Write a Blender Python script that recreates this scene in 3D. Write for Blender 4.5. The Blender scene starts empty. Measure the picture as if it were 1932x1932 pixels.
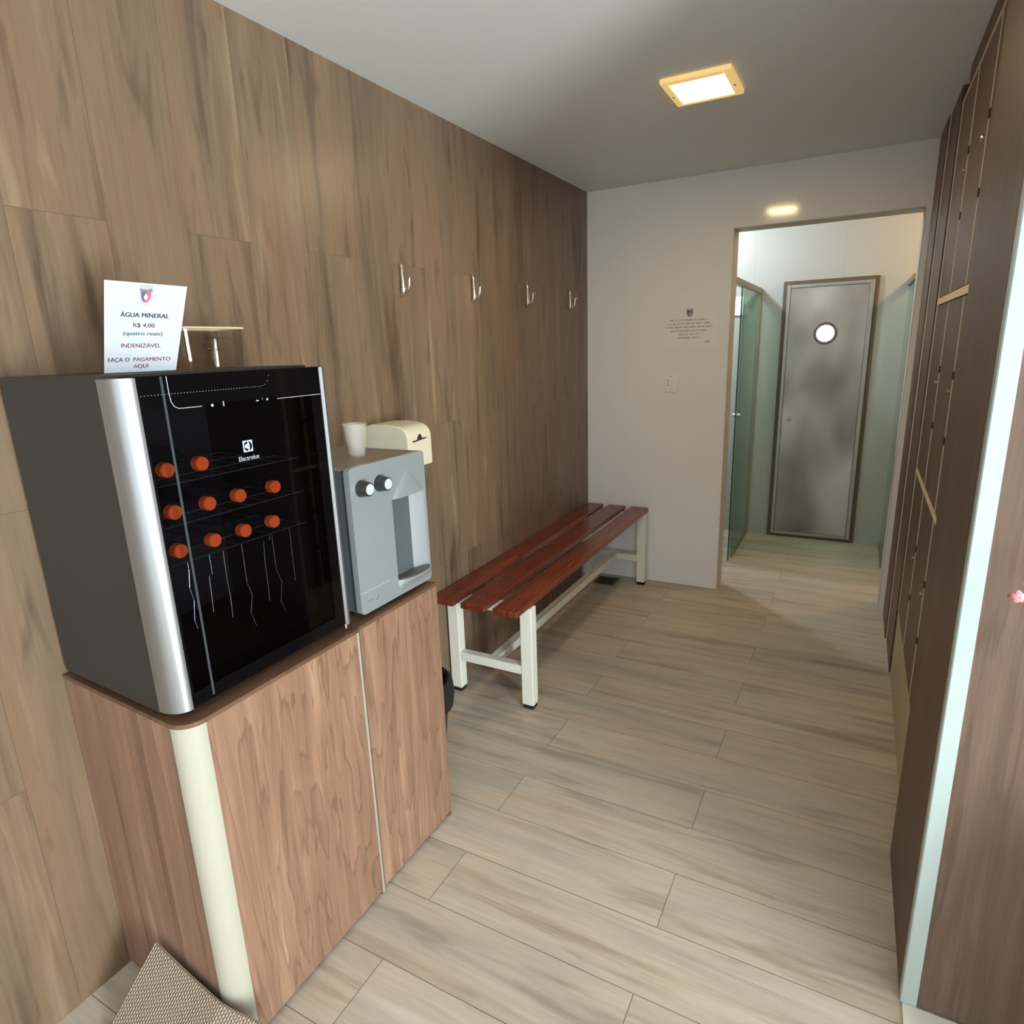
import bpy, bmesh, math, random
from mathutils import Vector, Matrix
random.seed(7)
S = bpy.context.scene
C = S.collection
PI = math.pi

# ------------------------------------------------------------------ camera
cam_d = bpy.data.cameras.new('camera'); cam = bpy.data.objects.new('camera', cam_d); C.objects.link(cam)
R_ = Vector((0.88067731, 0.47251306, -0.03374725)); U_ = Vector((-0.08988547, 0.23662487, 0.96743437)); D_ = Vector((-0.46511082, 0.84896412, -0.25086221))
M = Matrix((R_, U_, -D_)).transposed().to_4x4(); M.translation = Vector((1.57443, 0.07122, 1.54865))
cam.matrix_world = M
cam_d.sensor_width = 36; cam_d.lens = 36*1197.2355/1932; cam_d.clip_start = 0.02; cam_d.clip_end = 60
S.camera = cam

# ------------------------------------------------------------------ world, lights, exposure
w = bpy.data.worlds.new('world'); S.world = w; w.use_nodes = True
w.node_tree.nodes['Background'].inputs[0].default_value = (0.80, 0.88, 1.0, 1)
w.node_tree.nodes['Background'].inputs[1].default_value = 0.35
S.view_settings.view_transform = 'Standard'; S.view_settings.look = 'None'
S.view_settings.exposure = 0.3; S.view_settings.gamma = 1.0; S.view_settings.use_curve_mapping = False

def area(name, loc, rot, sx, sy, power, col):
    l = bpy.data.lights.new(name, 'AREA'); l.shape = 'RECTANGLE'; l.size = sx; l.size_y = sy; l.energy = power; l.color = col
    o = bpy.data.objects.new(name, l); o.location = loc; o.rotation_euler = rot; C.objects.link(o); return o
# daylight through the wide doorway in the right-hand wall, and an added weak fill behind the camera
area('daylight_right_doorway', (4.97, -0.72, 1.1), (0, PI/2, 0), 2.1, 1.2, 260, (0.90, 0.97, 1.0))
area('fill_behind_camera', (1.6, -2.47, 1.25), (PI/2, 0, 0), 2.4, 2.2, 10, (0.90, 0.97, 1.0))

# ------------------------------------------------------------------ material helpers
def srgb(r, g, b):
    f = lambda c: (c/255)/12.92 if c/255 <= 0.04045 else ((c/255+0.055)/1.055)**2.4
    return (f(r), f(g), f(b), 1)
class NT:
    def __init__(s, name):
        s.m = bpy.data.materials.new(name); s.m.use_nodes = True; s.t = s.m.node_tree; s.b = s.t.nodes['Principled BSDF']; s.out = s.t.nodes['Material Output']
    def n(s, typ, **kw):
        nd = s.t.nodes.new(typ)
        for k, v in kw.items():
            if k.startswith('i_'):
                key = k[2:]; key = int(key) if key.isdigit() else key.replace('_', ' ')
                if hasattr(v, 'is_linked') or isinstance(v, bpy.types.NodeSocket): s.t.links.new(v, nd.inputs[key])
                else: nd.inputs[key].default_value = v
            else: setattr(nd, k, v)
        return nd
    def l(s, a, b): s.t.links.new(a, b)
    def math(s, op, a, b=0.5):
        return s.n('ShaderNodeMath', operation=op, i_0=a, i_1=b).outputs[0]
    def ramp(s, fac, stops):
        nd = s.n('ShaderNodeValToRGB', i_0=fac); e = nd.color_ramp.elements
        while len(e) < len(stops): e.new(0.5)
        for el, (p, c) in zip(e, stops): el.position = p; el.color = c
        return nd.outputs[0]
    def mix(s, fac, a, b, mode='MIX'):
        nd = s.n('ShaderNodeMix', data_type='RGBA', blend_type=mode)
        for v, i in ((fac, 0), (a, 6), (b, 7)):
            if isinstance(v, bpy.types.NodeSocket): s.l(v, nd.inputs[i])
            else: nd.inputs[i].default_value = v
        return nd.outputs[2]
    def noise(s, vec, scale=1, detail=4, rough=0.5, dist=0.0, dim='3D', w=None):
        nd = s.n('ShaderNodeTexNoise', noise_dimensions=dim, i_Vector=vec, i_Scale=scale, i_Detail=detail, i_Roughness=rough, i_Distortion=dist)
        if w is not None:
            if isinstance(w, bpy.types.NodeSocket): s.l(w, nd.inputs['W'])
            else: nd.inputs['W'].default_value = w
        return nd.outputs[0]
    def comb(s, x, y, z): return s.n('ShaderNodeCombineXYZ', i_0=x, i_1=y, i_2=z).outputs[0]
    def pos(s):
        g = s.n('ShaderNodeNewGeometry'); sp = s.n('ShaderNodeSeparateXYZ', i_0=g.outputs['Position']); return sp.outputs[0], sp.outputs[1], sp.outputs[2]
    def bump(s, h, strength=0.2, dist=0.01):
        nd = s.n('ShaderNodeBump', i_Height=h, i_Strength=strength, i_Distance=dist); s.l(nd.outputs[0], s.b.inputs['Normal'])
    def fin(s, col=None, rough=None, metal=None, spec=None):
        for v, k in ((col, 'Base Color'), (rough, 'Roughness'), (metal, 'Metallic'), (spec, 'Specular IOR Level')):
            if v is None: continue
            if isinstance(v, bpy.types.NodeSocket): s.l(v, s.b.inputs[k])
            else: s.b.inputs[k].default_value = v
        return s.m

def plain(name, col, rough=0.5, metal=0.0, spec=0.5, var=0.06, scale=18):
    t = NT(name); x, y, z = t.pos()
    n = t.noise(t.comb(x, y, z), scale, 3)
    c = t.mix(n, tuple(v*(1-var) for v in col[:3])+(1,), tuple(min(1, v*(1+var)) for v in col[:3])+(1,))
    return t.fin(c, rough, metal, spec)

def wood_tile(name, ua, va, ou, ov, L, W, dark, mid, light, grout, rough=0.42, bump=0.15, tint=0.16, seam=0.0010, warm=(1.0, 0.94, 0.89, 1)):
    t = NT(name); p = t.pos()
    u = t.math('ADD', p[ua], -ou); v = t.math('ADD', p[va], -ov)
    br = t.n('ShaderNodeTexBrick', offset=0.5, offset_frequency=2, squash=1.0, squash_frequency=2, i_Vector=t.comb(u, v, 0.0), i_Color1=(0, 0, 0, 1), i_Color2=(1, 1, 1, 1), i_Mortar=(0, 0, 0, 1),
             i_Scale=1.0, i_Mortar_Size=seam, i_Mortar_Smooth=0.15, i_Bias=0.0, i_Brick_Width=L, i_Row_Height=W)
    rnd = br.outputs[0]; mort = br.outputs[1]
    rz = t.math('MULTIPLY', rnd, 41.0)
    n1 = t.noise(t.comb(t.math('MULTIPLY', u, 1.25), t.math('MULTIPLY', v, 15.0), rz), 1.0, 4, 0.55, 0.55)
    n2 = t.noise(t.comb(t.math('MULTIPLY', u, 5.0), t.math('MULTIPLY', v, 110.0), rz), 1.0, 3, 0.6, 0.2)
    n3 = t.noise(t.comb(t.math('MULTIPLY', u, 2.2), t.math('MULTIPLY', v, 6.0), rz), 1.0, 3, 0.5, 0.8)
    n4 = t.noise(t.comb(t.math('MULTIPLY', u, 4.0), t.math('MULTIPLY', v, 22.0), rz), 1.0, 2, 0.5, 0.4)
    col = t.ramp(n1, [(0.30, dark), (0.47, mid), (0.60, mid), (0.72, light)])
    col = t.mix(t.ramp(n3, [(0.35, (0, 0, 0, 1)), (0.65, (0.55, 0.55, 0.55, 1))]), col, mid)
    col = t.mix(t.ramp(n4, [(0.60, (0, 0, 0, 1)), (0.76, (0.6, 0.6, 0.6, 1))]), col, dark)
    col = t.mix(0.22, col, t.ramp(n2, [(0.3, (0.35, 0.33, 0.3, 1)), (0.7, (1, 1, 1, 1))]), 'MULTIPLY')
    n5 = t.noise(t.comb(t.math('MULTIPLY', u, 0.9), t.math('MULTIPLY', v, 8.0), t.math('ADD', rz, 9.0)), 1.0, 3, 0.5, 0.5)
    col = t.mix(0.85, col, t.ramp(n5, [(0.34, (0.80, 0.83, 0.86, 1)), (0.50, (1.0, 1.0, 1.0, 1)), (0.66, warm)]), 'MULTIPLY')
    tn = t.ramp(rnd, [(0.0, (1-tint, 1-tint, 1-tint, 1)), (1.0, (1.0, 1.0, 1.0, 1))])
    col = t.mix(1.0, col, tn, 'MULTIPLY')
    col = t.mix(mort, col, grout)
    r = t.math('ADD', t.math('MULTIPLY', n2, 0.18), rough-0.09)
    t.bump(t.math('SUBTRACT', t.math('MULTIPLY', n2, 0.25), mort), bump, 0.002)
    return t.fin(col, r, spec=0.4)

def wood_panel(name, dark, mid, light, rough=0.4, hscale=6.0, vscale=0.8, rings=9.0, ax=None, seed=0.0, spec=0.4):
    """laminate with grain that runs along z (ax None) or along the given axis"""
    t = NT(name); p = t.pos()
    if ax is None: h = t.math('ADD', p[0], p[1]); g = p[2]; k = 0.0
    elif ax == 1: h = p[0]; g = p[1]; k = t.math('MULTIPLY', p[2], 4.0)
    else: h = p[1]; g = p[0]; k = t.math('MULTIPLY', p[2], 4.0)
    if not isinstance(k, float): k = t.math('ADD', k, seed)
    else: k = seed
    n0 = t.noise(t.comb(t.math('MULTIPLY', h, hscale), t.math('MULTIPLY', g, vscale), k), 1.0, 4, 0.52, 0.35)
    rg = t.math('FRACT', t.math('MULTIPLY', n0, rings))
    n1 = t.noise(t.comb(t.math('MULTIPLY', h, 30.0), t.math('MULTIPLY', g, 1.4), k), 1.0, 4, 0.6, 0.4)
    n2 = t.noise(t.comb(t.math('MULTIPLY', h, 160.0), t.math('MULTIPLY', g, 5.0), k), 1.0, 3, 0.6, 0.1)
    n3 = t.noise(t.comb(t.math('MULTIPLY', h, 9.0), t.math('MULTIPLY', g, 0.5), k), 1.0, 2, 0.5, 0.1)
    col = t.ramp(n3, [(0.32, mid), (0.5, mid), (0.68, light)])
    col = t.mix(t.ramp(n1, [(0.42, (0.7, 0.7, 0.7, 1)), (0.62, (0, 0, 0, 1))]), col, t.mix(0.45, mid, dark))
    col = t.mix(t.ramp(rg, [(0.0, (0, 0, 0, 1)), (0.80, (0.25, 0.25, 0.25, 1)), (0.93, (0.6, 0.6, 0.6, 1)), (1.0, (0.0, 0.0, 0.0, 1))]), col, dark)
    col = t.mix(0.25, col, t.ramp(n2, [(0.35, (0.4, 0.36, 0.33, 1)), (0.65, (1, 1, 1, 1))]), 'MULTIPLY')
    t.bump(n2, 0.06, 0.001)
    return t.fin(col, rough, spec=spec)

def white_tile(name, ua, ou, ov, L, H, col, grout, rough=0.12):
    t = NT(name); p = t.pos()
    br = t.n('ShaderNodeTexBrick', offset=0.0, offset_frequency=2, i_Vector=t.comb(t.math('ADD', p[ua], -ou), t.math('ADD', p[2], -ov), 0.0), i_Color1=(0, 0, 0, 1), i_Color2=(1, 1, 1, 1), i_Mortar=(0, 0, 0, 1),
             i_Scale=1.0, i_Mortar_Size=0.0008, i_Mortar_Smooth=0.2, i_Bias=0.0, i_Brick_Width=L, i_Row_Height=H)
    n = t.noise(t.comb(p[0], p[1], p[2]), 2.5, 3)
    c = t.mix(n, col, tuple(v*0.95 for v in col[:3])+(1,))
    c = t.mix(br.outputs[1], c, grout)
    t.bump(t.math('ADD', t.math('MULTIPLY', br.outputs[1], -1.0), t.math('MULTIPLY', t.noise(t.comb(p[0], p[1], p[2]), 3.0, 2), 0.6)), 0.04, 0.004)
    return t.fin(c, rough, spec=0.5)

def tinted_glass(name, tint, refl=1.0, rough=0.0, fres=1.45):
    t = NT(name); t.t.nodes.remove(t.b)
    tr = t.n('ShaderNodeBsdfTransparent', i_Color=tint); gl = t.n('ShaderNodeBsdfGlossy', i_Color=(refl, refl, refl, 1), i_Roughness=rough)
    lw = t.n('ShaderNodeLayerWeight', i_Blend=0.5); f0 = ((fres-1)/(fres+1))**2
    fr = t.math('ADD', f0, t.math('MULTIPLY', t.math('POWER', lw.outputs['Facing'], 5.0), 1-f0))
    x, y, z = t.pos(); nz = t.noise(t.comb(x, y, z), 3.0, 1)
    f = t.math('MULTIPLY', fr, t.math('ADD', 0.97, t.math('MULTIPLY', nz, 0.06)))
    mx = t.n('ShaderNodeMixShader', i_0=f); t.l(tr.outputs[0], mx.inputs[1]); t.l(gl.outputs[0], mx.inputs[2]); t.l(mx.outputs[0], t.out.inputs[0])
    return t.m

def emitter(name, col, strength):
    t = NT(name); t.b.inputs['Base Color'].default_value = (0.8, 0.8, 0.8, 1)
    x, y, z = t.pos(); n = t.noise(t.comb(x, y, z), 6.0, 2)
    t.b.inputs['Emission Color'].default_value = col
    t.l(t.math('ADD', strength*0.95, t.math('MULTIPLY', n, strength*0.1)), t.b.inputs['Emission Strength'])
    return t.m

# ------------------------------------------------------------------ materials
m_wall = wood_tile('wood_look_wall_tile', 2, 1, 0.62-1.245*1.5, 0.828-2*0.2085, 1.245, 0.2085, srgb(82, 66, 52), srgb(129, 107, 86), srgb(156, 135, 110), srgb(92, 75, 59), 0.36, tint=0.07, seam=0.0007)
m_floor = wood_tile('wood_look_floor_tile', 0, 1, 0.603-1.23*2, 1.463-0.205*20, 1.23, 0.205, srgb(164, 148, 130), srgb(203, 191, 174), srgb(220, 211, 196), srgb(98, 84, 70), 0.36, tint=0.10, warm=(1.0, 0.955, 0.915, 1))
m_ceil = plain('ceiling_paint', srgb(230, 234, 235), 0.6, var=0.02, scale=30)
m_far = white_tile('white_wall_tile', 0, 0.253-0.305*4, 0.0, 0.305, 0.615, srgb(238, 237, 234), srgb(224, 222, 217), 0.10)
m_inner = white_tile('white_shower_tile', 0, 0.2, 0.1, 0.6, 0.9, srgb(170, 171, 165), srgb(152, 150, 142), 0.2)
m_jamb = plain('stained_stone_jamb', srgb(204, 197, 187), 0.55, var=0.12, scale=9)
m_cab = wood_panel('walnut_laminate', srgb(100, 74, 58), srgb(156, 121, 99), srgb(180, 146, 120), 0.45, 6.0, 0.8, 13.0, seed=3.3)
m_cabside = wood_panel('walnut_laminate_side', srgb(100, 74, 62), srgb(152, 118, 99), srgb(176, 142, 118), 0.45, 12.0, 0.12, 2.0, seed=5.3)
m_dark = wood_panel('dark_brown_laminate', srgb(84, 66, 55), srgb(114, 92, 78), srgb(131, 109, 93), 0.4, 8.0, 0.5, 5.0, seed=8.1)
m_lock = wood_panel('locker_brown_laminate', srgb(76, 54, 44), srgb(102, 76, 63), srgb(116, 90, 75), 0.45, 8.0, 0.5, 5.0, seed=1.1)
m_cabtop = wood_panel('cabinet_top_edge', srgb(84, 60, 44), srgb(112, 82, 62), srgb(132, 100, 76), 0.4, 20, 3, 4, ax=1)
m_cream = plain('cream_edge_trim', srgb(170, 168, 152), 0.35, var=0.02)
m_whitetrim = plain('white_corner_trim', srgb(174, 190, 188), 0.3, var=0.02)
m_edge = plain('beige_edge_band', srgb(222, 206, 178), 0.5, var=0.08)
m_bench = wood_panel('red_mahogany_slat', srgb(80, 30, 18), srgb(124, 54, 35), srgb(150, 74, 50), 0.26, 14.0, 1.5, 4.0, ax=1, seed=2.0, spec=0.5)
m_bframe = plain('white_painted_steel', srgb(230, 230, 216), 0.4, var=0.03)
m_rubber = plain('black_rubber', srgb(24, 22, 20), 0.7)
m_alu = NT('brushed_aluminium')
_x, _y, _z = m_alu.pos()
m_alu = m_alu.fin(m_alu.mix(m_alu.noise(m_alu.comb(m_alu.math('MULTIPLY', _x, 400.0), m_alu.math('MULTIPLY', _y, 400.0), m_alu.math('MULTIPLY', _z, 4.0)), 1.0, 2), srgb(150, 153, 156), srgb(176, 180, 184)), 0.34, 0.9)
m_body = plain('charcoal_painted_metal', srgb(46, 44, 42), 0.55, var=0.08, scale=60)
m_black = plain('gloss_black_door', srgb(9, 9, 11), 0.08, spec=0.5)
m_int = plain('fridge_black_interior', srgb(16, 16, 18), 0.5)
m_pane = tinted_glass('smoked_glass', (0.74, 0.74, 0.77, 1), 0.9, 0.0, 1.42)
m_cap = plain('orange_bottle_cap', srgb(232, 96, 40), 0.45, var=0.05, scale=200)
m_bottle = tinted_glass('clear_pet_bottle', (0.86, 0.88, 0.92, 1), 0.9, 0.05, 1.35)
m_highlight = plain('chrome_highlight', srgb(210, 216, 222), 0.15, 1.0)
m_shelf = plain('grey_coated_wire', srgb(70, 72, 76), 0.4)
m_print = plain('white_print', srgb(178, 185, 190), 0.5)
m_printdim = plain('grey_print', srgb(120, 124, 128), 0.5)
m_clear = tinted_glass('clear_acrylic', (0.93, 0.92, 0.90, 1), 1.0, 0.03, 1.45)
m_cup = NT('translucent_plastic_cup'); m_cup = m_cup.fin(m_cup.mix(m_cup.noise(m_cup.comb(*m_cup.pos()), 40, 2), srgb(226, 220, 212), srgb(238, 234, 228)), 0.25)
m_cup.node_tree.nodes['Principled BSDF'].inputs['Alpha'].default_value = 0.17
m_paper = plain('white_paper', srgb(190, 196, 204), 0.6, var=0.01)
m_ink = plain('dark_ink', srgb(52, 62, 74), 0.7)
m_teal = plain('teal_ink', srgb(70, 104, 112), 0.7)
m_red = plain('wine_ink', srgb(140, 74, 92), 0.7)
m_pink = plain('crest_red', srgb(206, 96, 112), 0.7)
m_slate = plain('crest_slate', srgb(86, 96, 112), 0.7)
m_crestgrey = plain('crest_grey', srgb(178, 178, 186), 0.6)
m_silver = plain('silver_plastic', srgb(152, 159, 161), 0.33, 0.3, var=0.03)
m_recess = plain('recess_highlight_silver', srgb(206, 214, 218), 0.36, 0.7, var=0.02)  # brighter version of the panel silver, imitating reflected light in the recess
m_dispbody = plain('slate_grey_plastic', srgb(84, 92, 96), 0.45)
m_disptop = plain('warm_grey_plastic', srgb(136, 126, 112), 0.5)
m_knobdark = plain('dark_grey_plastic', srgb(42, 45, 43), 0.35)
m_knobcap = plain('pale_button_cap', srgb(186, 198, 198), 0.3)
m_grille = plain('dark_drip_grille', srgb(70, 72, 68), 0.5, var=0.5, scale=260)
m_ivory = plain('ivory_plastic', srgb(212, 205, 180), 0.4, var=0.02)
m_slot = plain('dark_slot', srgb(40, 32, 24), 0.8)
m_chrome = plain('satin_chrome', srgb(216, 206, 190), 0.22, 1.0)
m_bin = plain('black_bin_plastic', srgb(34, 33, 36), 0.55)
m_switch = plain('white_switch_plastic', srgb(238, 235, 229), 0.35)
m_lampframe = plain('cream_lamp_frame', srgb(240, 214, 150), 0.4)
m_lampframe.node_tree.nodes['Principled BSDF'].inputs['Emission Color'].default_value = (1.0, 0.62, 0.22, 1); m_lampframe.node_tree.nodes['Principled BSDF'].inputs['Emission Strength'].default_value = 0.45
m_lampglow = emitter('lamp_diffuser_glow', (1.0, 0.80, 0.42, 1), 9.0)
m_coolglow = emitter('cool_lamp_glow', (0.9, 0.97, 1.0, 1), 6.0)
m_stripglow = emitter('glowing_bright_strip', (0.86, 0.94, 1.0, 1), 0.9)
m_porthole = emitter('lit_porthole_glass', (0.90, 0.97, 0.97, 1), 0.85)
m_green = tinted_glass('green_tempered_glass', (0.60, 0.80, 0.71, 1), 0.9, 0.0, 1.5)
m_greenedge = plain('dark_green_glass_edge', srgb(14, 52, 44), 0.2)
m_rail = plain('anodised_rail', srgb(150, 140, 122), 0.4, 0.4)
m_steel = NT('brushed_steel_leaf'); _p = m_steel.pos()
_n = m_steel.noise(m_steel.comb(m_steel.math('MULTIPLY', _p[0], 2.6), _p[1], m_steel.math('MULTIPLY', _p[2], 1.3)), 1.0, 2, 0.4, 0.15)
m_steel.bump(_n, 0.15, 0.05)
m_steel = m_steel.fin(m_steel.ramp(_n, [(0.3, srgb(104, 100, 96)), (0.62, srgb(176, 173, 168))]), 0.36, 0.85)  # blotches in the colour imitate uneven reflections on the metal
m_frame = plain('grey_aluminium_frame', srgb(150, 150, 146), 0.4, 0.7)
m_seal = plain('dark_grimy_seal', srgb(88, 76, 60), 0.7, var=0.25, scale=30)
m_petal = plain('pink_petal', srgb(236, 150, 158), 0.5, var=0.08, scale=80)
m_bud = plain('red_bud', srgb(150, 52, 44), 0.6)
m_stem = plain('brown_twig', srgb(88, 66, 46), 0.7)
m_vase = plain('white_ceramic', srgb(220, 218, 212), 0.25)
m_sill = plain('pale_stone_sill', srgb(214, 212, 196), 0.4)
t = NT('woven_beige_mat'); x, y, z = t.pos()
uvn = t.n('ShaderNodeUVMap').outputs[0]; sp = t.n('ShaderNodeSeparateXYZ', i_0=uvn)
a = t.math('SINE', t.math('MULTIPLY', sp.outputs[0], 2*PI/0.0062)); b = t.math('SINE', t.math('ADD', t.math('MULTIPLY', sp.outputs[1], 2*PI/0.011), t.math('MULTIPLY', t.math('FLOOR', t.math('DIVIDE', sp.outputs[0], 0.0062)), PI)))
h = t.math('MULTIPLY', t.math('ADD', a, b), 0.25); h = t.math('ADD', h, 0.5)
t.bump(h, 0.9, 0.004)
m_mat = t.fin(t.ramp(h, [(0.1, srgb(104, 90, 76)), (0.5, srgb(158, 142, 124)), (0.9, srgb(184, 170, 152))]), 0.8, spec=0.2)

# ------------------------------------------------------------------ mesh helpers
class MB:
    def __init__(s): s.b = bmesh.new()
    def box(s, x0, x1, y0, y1, z0, z1):
        v = [s.b.verts.new((x, y, z)) for x in (x0, x1) for y in (y0, y1) for z in (z0, z1)]
        for f in ((0, 1, 3, 2), (4, 6, 7, 5), (0, 4, 5, 1), (2, 3, 7, 6), (0, 2, 6, 4), (1, 5, 7, 3)): s.b.faces.new([v[i] for i in f])
        return s
    def prism(s, pts, axis, a0, a1):
        """polygon (two coords, the axes left over in x,y,z order) extruded along axis"""
        def P(p, a):
            q = [0, 0, 0]; o = [i for i in range(3) if i != axis]; q[o[0]], q[o[1]], q[axis] = p[0], p[1], a; return q
        A = [s.b.verts.new(P(p, a0)) for p in pts]; B = [s.b.verts.new(P(p, a1)) for p in pts]
        s.b.faces.new(A); s.b.faces.new(B[::-1])
        for i in range(len(pts)): j = (i+1) % len(pts); s.b.faces.new((A[i], B[i], B[j], A[j]))
        return s
    def tube(s, path, r, seg=10, closed=False, rad=None):
        path = [Vector(p) for p in path]; n = len(path); rings = []
        prev = None
        for i, p in enumerate(path):
            if closed: d = path[(i+1) % n]-path[i-1]
            else: d = path[min(i+1, n-1)]-path[max(i-1, 0)]
            d.normalize()
            if prev is None:
                a = Vector((0, 0, 1)) if abs(d.z) < 0.9 else Vector((1, 0, 0)); u = d.cross(a).normalized()
            else: u = (prev-d*prev.dot(d)).normalized()
            prev = u; v = d.cross(u); rr = rad[i] if rad else r
            rings.append([s.b.verts.new(p+(u*math.cos(2*PI*k/seg)+v*math.sin(2*PI*k/seg))*rr) for k in range(seg)])
        for i in range(n if closed else n-1):
            A, B = rings[i], rings[(i+1) % n]
            for k in range(seg): s.b.faces.new((A[k], A[(k+1) % seg], B[(k+1) % seg], B[k]))
        if not closed: s.b.faces.new(rings[0][::-1]); s.b.faces.new(rings[-1])
        return s
    def lathe(s, prof, c, axis=2, seg=32, cap=True):
        """prof: (radius, offset along axis) pairs; closed shells come from the profile itself"""
        rings = []
        for r, h in prof:
            ring = []
            for k in range(seg):
                a = 2*PI*k/seg; q = [0, 0, 0]; o = [i for i in range(3) if i != axis]
                q[o[0]] = c[o[0]]+r*math.cos(a); q[o[1]] = c[o[1]]+r*math.sin(a); q[axis] = c[axis]+h
                ring.append(s.b.verts.new(q))
            rings.append(ring)
        for A, B in zip(rings, rings[1:]):
            for k in range(seg): s.b.faces.new((A[k], A[(k+1) % seg], B[(k+1) % seg], B[k]))
        if cap and prof[0][0] > 1e-6: s.b.faces.new(rings[0][::-1])
        if cap and prof[-1][0] > 1e-6: s.b.faces.new(rings[-1])
        return s
    def grid(s, rows):
        V = [[s.b.verts.new(p) for p in r] for r in rows]
        for i in range(len(V)-1):
            for j in range(len(V[0])-1): s.b.faces.new((V[i][j], V[i][j+1], V[i+1][j+1], V[i+1][j]))
        return V
    def poly(s, pts): s.b.faces.new([s.b.verts.new(p) for p in pts]); return s
    def ball(s, c, rx, ry, rz, rot=None, seg=16, ring=10):
        m = Matrix.Translation(c) @ (rot.to_4x4() if rot else Matrix.Identity(4)) @ Matrix.Diagonal((rx, ry, rz, 1))
        bmesh.ops.create_uvsphere(s.b, u_segments=seg, v_segments=ring, radius=1, matrix=m); return s

def root_loc(o):
    v = Vector((0, 0, 0))
    while o: v += o.location; o = o.parent
    return v
def obj(name, mb, mat, parent=None, bevel=0.0, smooth=False, base=None, solid=0.0, keepnorm=False):
    me = bpy.data.meshes.new(name)
    if not keepnorm: bmesh.ops.recalc_face_normals(mb.b, faces=mb.b.faces[:])
    off = root_loc(parent) if parent else Vector(base or (0, 0, 0))
    bmesh.ops.translate(mb.b, verts=mb.b.verts[:], vec=-off)
    mb.b.to_mesh(me); mb.b.free()
    o = bpy.data.objects.new(name, me); C.objects.link(o)
    if parent: o.parent = parent
    else: o.location = off
    for m in (mat if isinstance(mat, (list, tuple)) else [mat]): me.materials.append(m)
    if smooth:
        for p in me.polygons: p.use_smooth = True
        me.set_sharp_from_angle(angle=math.radians(38))
    if solid:
        md = o.modifiers.new('solid', 'SOLIDIFY'); md.thickness = solid; md.offset = 0
    if bevel:
        md = o.modifiers.new('bevel', 'BEVEL'); md.width = bevel; md.segments = 2; md.limit_method = 'ANGLE'; md.angle_limit = math.radians(40)
    return o
def tag(o, label, cat, group=None):
    o['label'] = label; o['category'] = cat
    if group: o['group'] = group
    return o
def thing(name, label, cat, loc, group=None):
    o = bpy.data.objects.new(name, None); C.objects.link(o); o.location = loc; o.empty_display_size = 0.05
    return tag(o, label, cat, group)
def struct(name, mb, mat, parent=None, **k):
    o = obj(name, mb, mat, parent, **k)
    if not parent: o['kind'] = 'structure'
    return o
def dup(o, loc, label):
    r = o.copy(); C.objects.link(r); r.location = loc; r['label'] = label
    for ch in list(o.children):
        c = ch.copy(); C.objects.link(c); c.parent = r
        for g in list(ch.children):
            d = g.copy(); C.objects.link(d); d.parent = c
    return r
def arc(cx, cy, r, a0, a1, n=8): return [(cx+r*math.cos(math.radians(a0+(a1-a0)*i/n)), cy+r*math.sin(math.radians(a0+(a1-a0)*i/n))) for i in range(n+1)]

def text_mb(lines_, extrude=0.0003):
    """lines: (text, centre x, baseline y, cap height, target width or None, bold) -> MB in the xy plane"""
    mb = MB()
    for s, cx, by, hcap, wd, bold in lines_:
        cu = bpy.data.curves.new('t', 'FONT'); cu.body = s; cu.size = hcap/0.69; cu.align_x = 'LEFT'; cu.extrude = extrude
        o = bpy.data.objects.new('t', cu); C.objects.link(o)
        dg = bpy.context.evaluated_depsgraph_get(); dg.update()
        me = bpy.data.meshes.new_from_object(o.evaluated_get(dg))
        bpy.data.objects.remove(o); bpy.data.curves.remove(cu)
        xs = [v.co.x for v in me.vertices]
        x0, x1 = min(xs), max(xs); k = (wd/(x1-x0)) if wd else 1.0
        for v in me.vertices: v.co.x = cx+(v.co.x-(x0+x1)/2)*k; v.co.y += by
        for dx in ((-bold*hcap, bold*hcap, 0.0) if bold else (0.0,)):
            for v in me.vertices: v.co.x += dx
            mb.b.from_mesh(me)
            for v in me.vertices: v.co.x -= dx
        bpy.data.meshes.remove(me)
    return mb
def warp(mb, f):
    for v in mb.b.verts: v.co = f(v.co.x, v.co.y, v.co.z)
    return mb

# ================================================================== THE SETTING
H = 2.45; DF = 4.04; DB = 4.19; DI = 5.43
struct('floor', MB().box(-0.7, 5.1, -2.6, 5.6, -0.1, 0.0), m_floor)
struct('ceiling', MB().box(-0.7, 5.1, -2.6, 5.6, H, H+0.1), m_ceil)
struct('wall_left', MB().box(-0.12, 0.0, -2.6, DF, 0, H), m_wall)
f = MB().box(-0.12, 0.875, DF, DB, 0, H); f.box(1.784, 5.1, DF, DB, 0, H); f.box(0.875, 1.784, DF, DB, 2.153, H)
struct('wall_far', f, m_far)
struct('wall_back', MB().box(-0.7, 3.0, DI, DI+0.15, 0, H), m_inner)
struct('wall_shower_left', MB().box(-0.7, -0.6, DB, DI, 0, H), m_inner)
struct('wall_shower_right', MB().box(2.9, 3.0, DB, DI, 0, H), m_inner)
struct('wall_rear', MB().box(-0.12, 5.1, -2.6, -2.5, 0, H), m_ceil)
f = MB().box(5.0, 5.1, -2.6, -1.45, 0, H); f.box(5.0, 5.1, 0.0, DF, 0, H); f.box(5.0, 5.1, -1.45, 0.0, 2.25, H)
struct('wall_right', f, m_dark)
struct('wall_front', MB().box(2.9, 5.0, 1.53, 1.65, 0, H), m_dark)
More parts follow.
